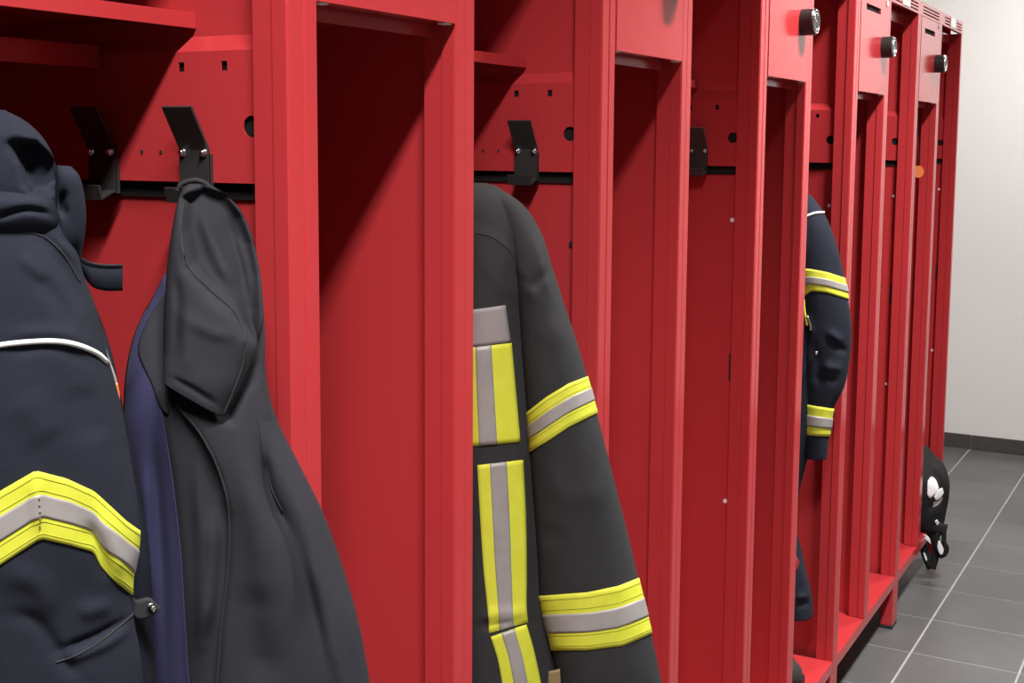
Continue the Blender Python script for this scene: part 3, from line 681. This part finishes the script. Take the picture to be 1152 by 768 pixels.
# ------------------------------------------------------------------ charcoal jacket hung by its collar on the near hook
def jacket_b():
    t = tag(empty('turnout_jacket'), 'charcoal jacket with navy lining hung by its collar from the nearest black hook', 'jacket', 'jackets hanging in the lockers')
    pl = Plane((0.885, 0.0, 1.2), yaw_of(250))
    body = Loft(pl, [(189, 302, 290, 306, 0.010, 0.030), (172, 335, 295, 338, 0.022, 0.026), (153, 370, 298, 372, 0.036, 0.016), (142, 415, 299, 420, 0.050, 0.006), (139, 465, 310, 468, 0.058), (141, 520, 338, 525, 0.06), (146, 575, 364, 578, 0.06),
                     (151, 640, 388, 645, 0.06), (156, 700, 404, 702, 0.06), (160, 768, 416, 768, 0.06), (162, 850, 428, 850, 0.06), (165, 960, 438, 960, 0.058), (170, 1060, 440, 1060, 0.05)],
                ns=240, nu=220, ex=0.9, seed=11, wrinkle=0.0044, wscale=10, stretch=0.3,
                panels=[([(196, 452), (226, 488), (247, 530), (258, 575), (257, 640), (250, 700), (243, 790), (240, 1100), (520, 1100), (520, 300), (300, 380), (262, 470)], 0.011, 5),
                        ([(180, 440), (196, 540), (205, 620), (210, 700), (214, 800), (214, 1100), (520, 1100), (520, 300), (260, 440)], 0.006, 6),
                        ([(300, 470), (330, 545), (358, 610), (380, 680), (394, 768), (400, 900), (600, 900), (500, 400)], -0.008, 7)],
                ridges=[([(283, 470), (300, 540), (330, 610), (352, 690), (370, 768)], 14, -0.0128), ([(262, 480), (285, 560), (300, 660), (310, 768)], 18, 0.0096),
                        ([(296, 500), (304, 555), (325, 600)], 6, -0.0080), ([(240, 560), (238, 640), (230, 720)], 9, 0.0096), ([(222, 500), (226, 600), (226, 768)], 8, 0.0064),
                        ([(345, 600), (365, 690), (380, 768)], 8, 0.0080), ([(290, 640), (298, 768)], 20, -0.0064),
                        ([(172, 470), (178, 560), (184, 660), (186, 768)], 7, -0.0064), ([(160, 500), (166, 600), (172, 700)], 6, 0.0064)])
    bo = body.build('body', t, M_BLACK2)
    body.patch('lining', [(187, 306), (158, 362), (144, 412), (140, 470), (145, 560), (153, 660), (162, 780), (163, 900)], [(188, 330), (186, 390), (181, 452), (193, 540), (202, 620), (207, 700), (213, 780), (214, 900)], t, M_LINING, 0.0010, 60, 24)
    body.patch('inner_facing', [(186, 332), (168, 362), (158, 395), (172, 430), (186, 462)], [(187, 334), (187, 372), (187, 402), (187, 440), (190, 466)], t, M_BLACK2, 0.003, 30, 14)
    for e in ([(182, 460), (194, 540), (203, 620), (208, 700), (214, 790)],):
        body.cord('lining_edge', e, 0.0012, t, M_LINING)
    body.cord('front_edge', [(196, 452), (226, 488), (247, 530), (258, 575), (257, 640), (250, 700), (243, 790)], 0.0012, t, M_BLACK)
    body.cord('front_seam', [(290, 468), (302, 540), (318, 575)], 0.0008, t, M_BLACK)
    # stand-up collar folded open over the hook
    col = Loft(pl, [(212, 207, 238, 208, 0.006, 0.012), (205, 214, 254, 218, 0.016, 0.004), (199, 230, 269, 234, 0.026, -0.004), (194, 255, 281, 258, 0.034, -0.010), (189, 290, 290, 292, 0.040, -0.018), (186, 325, 295, 328, 0.042, -0.028), (184, 360, 296, 364, 0.042, -0.036),
                    (184, 392, 284, 402, 0.036, -0.046), (184, 414, 268, 436, 0.026, -0.060), (185, 430, 251, 468, 0.012, -0.072)],
               ns=170, nu=150, ex=0.85, seed=12, wrinkle=0.0018, wscale=14,
               panels=[([(207, 224), (228, 213), (252, 220), (272, 245), (284, 275), (290, 310), (292, 350), (290, 385), (276, 372), (262, 350), (236, 326), (214, 300), (206, 262)], -0.042, 10)],
               ridges=[([(206, 224), (203, 262), (212, 300), (236, 326), (264, 352), (275, 380), (273, 405)], 3.0, 0.006), ([(222, 232), (238, 275), (262, 335)], 9, 0.009), ([(248, 238), (270, 288), (282, 350)], 7, -0.007), ([(262, 260), (276, 300), (284, 345)], 5, 0.006), ([(195, 300), (200, 340), (196, 400)], 6, -0.005),
                       ([(205, 350), (210, 395), (205, 425)], 10, 0.004), ([(190, 345), (235, 372), (270, 380)], 8, 0.003), ([(188, 422), (220, 440), (248, 458)], 4, -0.003)])
    cb = col.build('collar', t, M_BLACK2)
    col.cord('collar_rim', [(206, 228), (203, 262), (212, 300), (236, 326), (264, 352), (275, 380), (273, 408), (262, 440), (250, 468)], 0.0010, cb, M_BLACK)
    tube_mesh('hanger_loop', line3(pl, [(199, 216), (203, 208), (212, 204), (222, 203), (233, 208), (240, 218)], 0.03), 0.0025, t, M_BLACK)
    return t
jacket_b()

# ------------------------------------------------------------------ black jacket with yellow bars
def jacket_c():
    t = tag(empty('turnout_jacket'), 'black jacket with vertical yellow and silver stripes and two sleeve bands', 'jacket', 'jackets hanging in the lockers')
    pl = Plane((1.56, 0.02, 1.1), yaw_of(620))
    torso = Loft(pl, [(470, 205, 548, 206, 0.02, 0.02), (440, 222, 578, 222, 0.04, 0.02), (420, 260, 602, 262, 0.06, 0.02), (410, 310, 606, 310, 0.075, 0.02), (405, 380, 606, 380, 0.08, 0.02), (405, 460, 610, 460, 0.08, 0.02), (405, 560, 618, 560, 0.08, 0.02), (408, 660, 628, 660, 0.08, 0.02), (412, 768, 640, 768, 0.08, 0.02), (415, 880, 645, 880, 0.08, 0.02), (420, 960, 645, 960, 0.07, 0.02)],
                 ns=160, nu=150, seed=21, wrinkle=0.0018, wscale=11, panels=[([(520, 250), (566, 268), (600, 320), (604, 340), (560, 330), (540, 300)], 0.003, 4)],
                 ridges=[([(535, 693), (560, 690), (596, 688)], 6, 0.006), ([(535, 705), (562, 702), (600, 698)], 5, -0.006), ([(597, 500), (602, 600), (606, 700)], 8, -0.006), ([(570, 272), (582, 330), (586, 420)], 10, -0.004), ([(590, 540), (600, 640)], 10, 0.003)])
    to = torso.build('torso', t, M_BLACK)
    sl = Loft(pl, [(534, 210, 556, 208, 0.014, 0.02), (552, 226, 588, 230, 0.028, 0.015), (568, 262, 609, 262, 0.04, 0.008), (576, 300, 620, 296, 0.05, 0), (582, 350, 634, 340, 0.056, -0.004), (587, 410, 650, 388, 0.06, -0.008), (592, 462, 660, 422, 0.062, -0.01), (596, 512, 672, 466, 0.062, -0.012),
                   (600, 565, 687, 525, 0.062, -0.014), (604, 625, 705, 595, 0.062, -0.016), (607, 672, 718, 650, 0.062, -0.018), (621, 731, 733, 713, 0.062, -0.02), (630, 790, 748, 785, 0.062, -0.02), (640, 870, 768, 865, 0.06, -0.02), (650, 950, 780, 945, 0.055, -0.02)],
              ns=210, nu=150, ex=0.9, seed=22, wrinkle=0.0020, wscale=12, ridges=[([(600, 262), (612, 300), (622, 340)], 6, 0.004), ([(580, 310), (600, 320), (625, 300)], 4, -0.005), ([(578, 290), (598, 330), (610, 345)], 6, 0.003),
                                                                                     ([(610, 540), (650, 560), (690, 545)], 14, 0.003), ([(606, 600), (640, 610)], 12, -0.003), ([(600, 380), (640, 370)], 14, 0.003), ([(640, 290), (590, 320)], 5, -0.003)])
    so = sl.build('sleeve', t, M_BLACK)
    T1 = [(560, 480), (593, 464), (615, 446), (640, 431), (661, 423), (680, 418)]; B1 = [(562, 520), (595, 509), (615, 497), (640, 480), (671, 465), (690, 460)]
    g = sl.band('reflective_band', T1, B1, so, M_YELLOW, 0.0016, k=14); g['label'] = 'upper sleeve band, yellow and silver'
    sl.band('silver_stripe', T1, B1, so, M_SILVER, 0.0024, 0.33, 0.66, k=8)
    T2 = [(580, 673), (607, 670), (660, 666), (695, 659), (718, 650), (735, 642)]; B2 = [(590, 733), (622, 731), (660, 731), (700, 726), (732, 713), (745, 706)]
    g = sl.band('reflective_band', T2, B2, so, M_YELLOW, 0.0016, k=14); g['label'] = 'lower sleeve band, yellow and silver'
    sl.band('silver_stripe', T2, B2, so, M_SILVER, 0.0024, 0.35, 0.68, k=8)
    sl.stitches(T1, B1, so, 0.0020); sl.stitches(T2, B2, so, 0.0020)
    # chest pieces
    torso.patch('chest_patch', [(505, 351), (540, 347), (568, 343)], [(505, 392), (540, 389), (574, 385)], to, M_PATCHGREY, 0.0022, 16, 10)
    L1, R1 = [(527, 391), (528, 445), (530, 502)], [(575, 385), (580, 440), (585, 497)]
    y1 = torso.patch('chest_stripe', L1, R1, to, M_YELLOW, 0.0016, 20, 16); y1['label'] = 'upper vertical yellow and silver chest stripe'
    torso.patch('silver_stripe', L1, R1, to, M_SILVER, 0.0024, 20, 8, 0.16, 0.53)
    L2 = [(537, 523), (540, 580), (544, 640), (549, 690), (550, 712)]; R2 = [(588, 517), (591, 580), (592, 640), (592, 685), (594, 700)]
    y2 = torso.patch('chest_stripe', L2, R2, to, M_YELLOW, 0.0018, 36, 16); y2['label'] = 'lower vertical yellow and silver chest stripe'
    torso.patch('silver_stripe', L2, R2, to, M_SILVER, 0.0026, 36, 8, 0.27, 0.64)
    L3 = [(552, 716), (560, 742), (566, 775), (572, 810)]; R3 = [(592, 702), (600, 730), (607, 762), (614, 800)]
    torso.patch('chest_stripe', L3, R3, to, M_YELLOW, 0.0018, 24, 16)
    torso.patch('silver_stripe', L3, R3, to, M_SILVER, 0.0026, 24, 8, 0.30, 0.66)
    torso.cord('shoulder_seam', [(536, 262), (556, 268), (575, 285), (590, 315), (600, 325)], 0.0009, to, M_BLACK2)
    sheet(pl, 'zip_pull', [(617, 756), (616, 790)], [(630, 753), (632, 790)], -0.085, -0.085, 0.004, t, M_LEATHER)
    return t
jacket_c()

# ------------------------------------------------------------------ navy jacket further down the row
def jacket_d():
    t = tag(empty('turnout_jacket'), 'navy jacket deeper in the row, bent sleeve with two yellow bands showing', 'jacket', 'jackets hanging in the lockers')
    pl = Plane((3.0, 0.0, 1.0), yaw_of(925))
    torso = Loft(pl, [(880, 212, 906, 214, 0.02, 0.03), (866, 240, 922, 240, 0.05, 0.03), (858, 300, 930, 300, 0.08, 0.03), (855, 380, 926, 380, 0.085, 0.03), (855, 460, 922, 460, 0.085, 0.03), (855, 510, 910, 510, 0.085, 0.03), (852, 550, 900, 550, 0.08, 0.03), (850, 588, 896, 588, 0.07, 0.03)],
                 ns=80, nu=64, seed=31, wrinkle=0.003)
    to = torso.build('torso', t, M_NAVY)
    sl = Loft(pl, [(890, 216, 912, 219, 0.02, 0.01), (890, 240, 926, 238, 0.04, 0.0), (891, 272, 939, 268, 0.055), (892, 305, 948, 303, 0.06), (895, 335, 954, 335, 0.062), (897, 370, 958, 370, 0.06), (898, 400, 956, 404, 0.06), (899, 430, 950, 434, 0.056), (901, 455, 938, 459, 0.05), (903, 490, 933, 491, 0.046), (904, 512, 930, 514, 0.04)],
              ns=150, nu=110, ex=0.9, seed=32, wrinkle=0.003, wscale=12, ridges=[([(930, 372), (950, 385)], 5, 0.010), ([(930, 382), (955, 398)], 4, -0.008), ([(925, 412), (950, 415)], 5, 0.008), ([(915, 425), (945, 428)], 4, -0.006), ([(915, 380), (925, 440)], 6, -0.006), ([(905, 350), (915, 380)], 4, 0.005)])
    so = sl.build('sleeve', t, M_NAVY)
    T1 = [(890, 310), (907, 302), (915, 303), (930, 306), (951, 313)]; B1 = [(890, 345), (906, 332), (913, 327), (930, 329), (955, 337)]
    sl.band('reflective_band', T1, B1, so, M_YELLOW, 0.002, k=10); sl.band('silver_stripe', T1, B1, so, M_SILVER, 0.004, 0.34, 0.67, k=6)
    T2 = [(895, 453), (904, 454), (920, 457), (940, 460)]; B2 = [(895, 489), (907, 489), (920, 490), (940, 491)]
    sl.band('reflective_band', T2, B2, so, M_YELLOW, 0.002, k=10); sl.band('silver_stripe', T2, B2, so, M_SILVER, 0.004, 0.34, 0.70, k=6)
    sl.cord('piping', [(900, 246), (908, 243), (916, 240), (926, 239)], 0.0032, so, M_PIPING)
    tube_mesh('zip_edge', line3(pl, [(904, 337), (905, 350), (908, 366)], -0.068), 0.003, t, M_YELLOW)
    tube_mesh('zip_pull', line3(pl, [(908, 355), (911, 363), (912, 371)], -0.07, 6), 0.003, t, M_CHROME)
    bm = bmesh.new(); bmesh.ops.create_uvsphere(bm, u_segments=10, v_segments=6, radius=0.005, matrix=Matrix.Translation(Vector(pl.at(918, 397, -0.064)))); from_bm('snap', bm, t, M_CHROME, True)
    # overtrousers hanging below
    tr = tag(empty('overtrousers'), 'dark navy overtrousers hanging low under the bent-sleeve jacket', 'trousers')
    lg = Loft(pl, [(868, 592, 894, 592, 0.04, 0.06), (868, 612, 900, 612, 0.05, 0.06), (868, 640, 906, 640, 0.055, 0.06), (868, 665, 912, 665, 0.058, 0.06), (868, 688, 915, 690, 0.058, 0.06)], ns=60, nu=64, seed=33, wrinkle=0.003,
              ridges=[([(895, 672), (914, 668)], 3, 0.008), ([(895, 681), (914, 679)], 3, -0.008), ([(900, 630), (906, 660)], 4, 0.006)])
    lg.build('trouser_leg', tr, M_NAVY)
    tg = sheet(pl, 'red_tag', [(894, 622), (894, 640)], [(899, 632), (897, 641)], -0.01, -0.01, 0.003, tr, M_RED, 6, 4)
    return t
jacket_d()

# ------------------------------------------------------------------ rubber boot on the floor of the same bay
def boot():
    t = tag(empty('rubber_boot', (3.00, 0.172, Z0+0.0302)), 'black rubber boot on the bay floor under the hanging overtrousers', 'boot')
    # side profile lofted upwards: foot then shaft, toe towards the aisle (-y)
    V, F = [], []; seg = 28
    rows = [(0.0, -0.005, 0.046, 0.135), (0.012, -0.005, 0.048, 0.138), (0.035, -0.002, 0.049, 0.134), (0.060, 0.006, 0.047, 0.118), (0.082, 0.024, 0.044, 0.090), (0.105, 0.040, 0.043, 0.068), (0.13, 0.046, 0.046, 0.060), (0.16, 0.046, 0.050, 0.062), (0.185, 0.046, 0.051, 0.064)]
    for z, cy, hx, hy in rows:
        for k in range(seg):
            a = 2*math.pi*k/seg; c, s = math.cos(a), math.sin(a)
            V.append((hx*math.copysign(abs(c)**0.85, c), cy+hy*math.copysign(abs(s)**0.85, s), z))
    for i in range(len(rows)-1):
        for k in range(seg): F.append((i*seg+k, i*seg+(k+1) % seg, (i+1)*seg+(k+1) % seg, (i+1)*seg+k))
    F.append(tuple(range(seg))[::-1])
    mesh('shaft', V, F, t, M_RUBBER, True)
    bm = bmesh.new(); rg = []
    for z in (0.0, 0.016):
        rg.append([bm.verts.new((0.050*math.copysign(abs(math.cos(a))**0.85, math.cos(a)), -0.005+0.141*math.copysign(abs(math.sin(a))**0.85, math.sin(a)), z)) for a in [2*math.pi*k/seg for k in range(seg)]])
    for k in range(seg): bm.faces.new((rg[0][k], rg[0][(k+1) % seg], rg[1][(k+1) % seg], rg[1][k]))
    bm.faces.new(rg[0][::-1]); bm.faces.new(rg[1])
    from_bm('sole', bm, t, M_BLACKPLASTIC)
    return t
boot()

# ------------------------------------------------------------------ black bag at the far end
def bag():
    t = tag(empty('gear_bag'), 'black gear bag with white patches and dangling straps at the far locker', 'bag')
    pl = Plane((4.50, -0.01, 0.3), yaw_of(1050))
    bd = Loft(pl, [(1010, 497, 1044, 502, 0.03, 0.05), (1005, 510, 1051, 512, 0.06, 0.04), (1000, 522, 1062, 523, 0.085, 0.02), (1000, 540, 1068, 540, 0.095, 0.0), (1000, 556, 1068, 556, 0.098), (1002, 566, 1065, 573, 0.095), (1006, 576, 1062, 588, 0.085), (1014, 583, 1059, 600, 0.06), (1022, 588, 1054, 608, 0.03)],
              ns=70, nu=70, seed=41, wrinkle=0.006, wscale=9, stretch=1.0, ridges=[([(1040, 520), (1058, 545), (1062, 580)], 4, -0.015), ([(1044, 575), (1060, 560)], 3, -0.012)])
    bo = bd.build('bag_body', t, M_BAG)
    for A, B in (([(1043.5, 541), (1047, 536.5), (1052, 540), (1055.5, 549)], [(1043, 556), (1046, 560), (1049.5, 557), (1053.5, 553)]),
                 ([(1050.5, 558.5), (1055, 551), (1060, 548.5)], [(1052, 562), (1057, 560), (1061, 554)]),
                 ([(1051.5, 586), (1054, 584)], [(1054, 591), (1057, 588.5)])):
        p = bd.patch('white_patch', A, B, bo, M_BAGWHITE, 0.004, 14, 8)
    bd.patch('grey_panel', [(1050, 565), (1056, 561), (1060, 559)], [(1049, 571), (1054, 569), (1059, 563)], bo, M_PATCHGREY, 0.003, 10, 6)
    def strap(pts, w, d, mat=M_BAG, name='strap'):
        A = resample(pts, 14); tng = np.gradient(A, axis=0); tng /= np.linalg.norm(tng, axis=1, keepdims=True); nn = np.stack([-tng[:, 1], tng[:, 0]], -1)
        return sheet(pl, name, (A-nn*w/2).tolist(), (A+nn*w/2).tolist(), d, d, 0.010, t, mat, 20, 4, 0.004)
    strap([(1035, 604), (1039, 616), (1043, 628), (1048, 639)], 9.5, -0.06)
    strap([(1052, 598), (1053, 612), (1052, 626), (1048, 640)], 9.0, -0.062)
    strap([(1050, 593), (1057, 595), (1065, 597)], 13, -0.07)
    strap([(1062, 595), (1062, 604), (1062, 612), (1065, 616), (1063, 623), (1057, 626)], 5.5, -0.072)
    strap([(1055, 600), (1053, 612), (1056, 623), (1060, 626)], 5.0, -0.070)
    for A, B in (([(1036.5, 601.5), (1042, 602), (1046, 606)], [(1040, 606), (1044, 609), (1047.5, 612.5)]), ([(1055.5, 609), (1054.5, 615), (1056.5, 622), (1058.5, 624)], [(1056.5, 608), (1060, 614), (1061.5, 620), (1059.5, 624)]), ([(1039, 622), (1040.5, 628), (1042, 631)], [(1040.5, 622.5), (1042.5, 627), (1043, 630)])):
        sheet(pl, 'white_lining', A, B, -0.086, -0.086, 0.006, t, M_BAGWHITE, 10, 5)
    return t
bag()

# ------------------------------------------------------------------ orange fob in the far narrow bay
fob = tag(empty('key_fob', (4.123, 0.021, 1.432)), 'small round orange fob hanging in the farthest narrow bay', 'fob')
cyl('disc', (0.003, 0.003, 0), (-0.7, -0.7, 0), 0.019, 0.008, fob, M_ORANGE, 24)
tube_mesh('cord', [(0, 0, 0.018), (0.001, 0.002, 0.07), (0.0, 0.007, 0.14), (0.0, 0.0108, 0.212)], 0.0012, fob, M_BLACK)
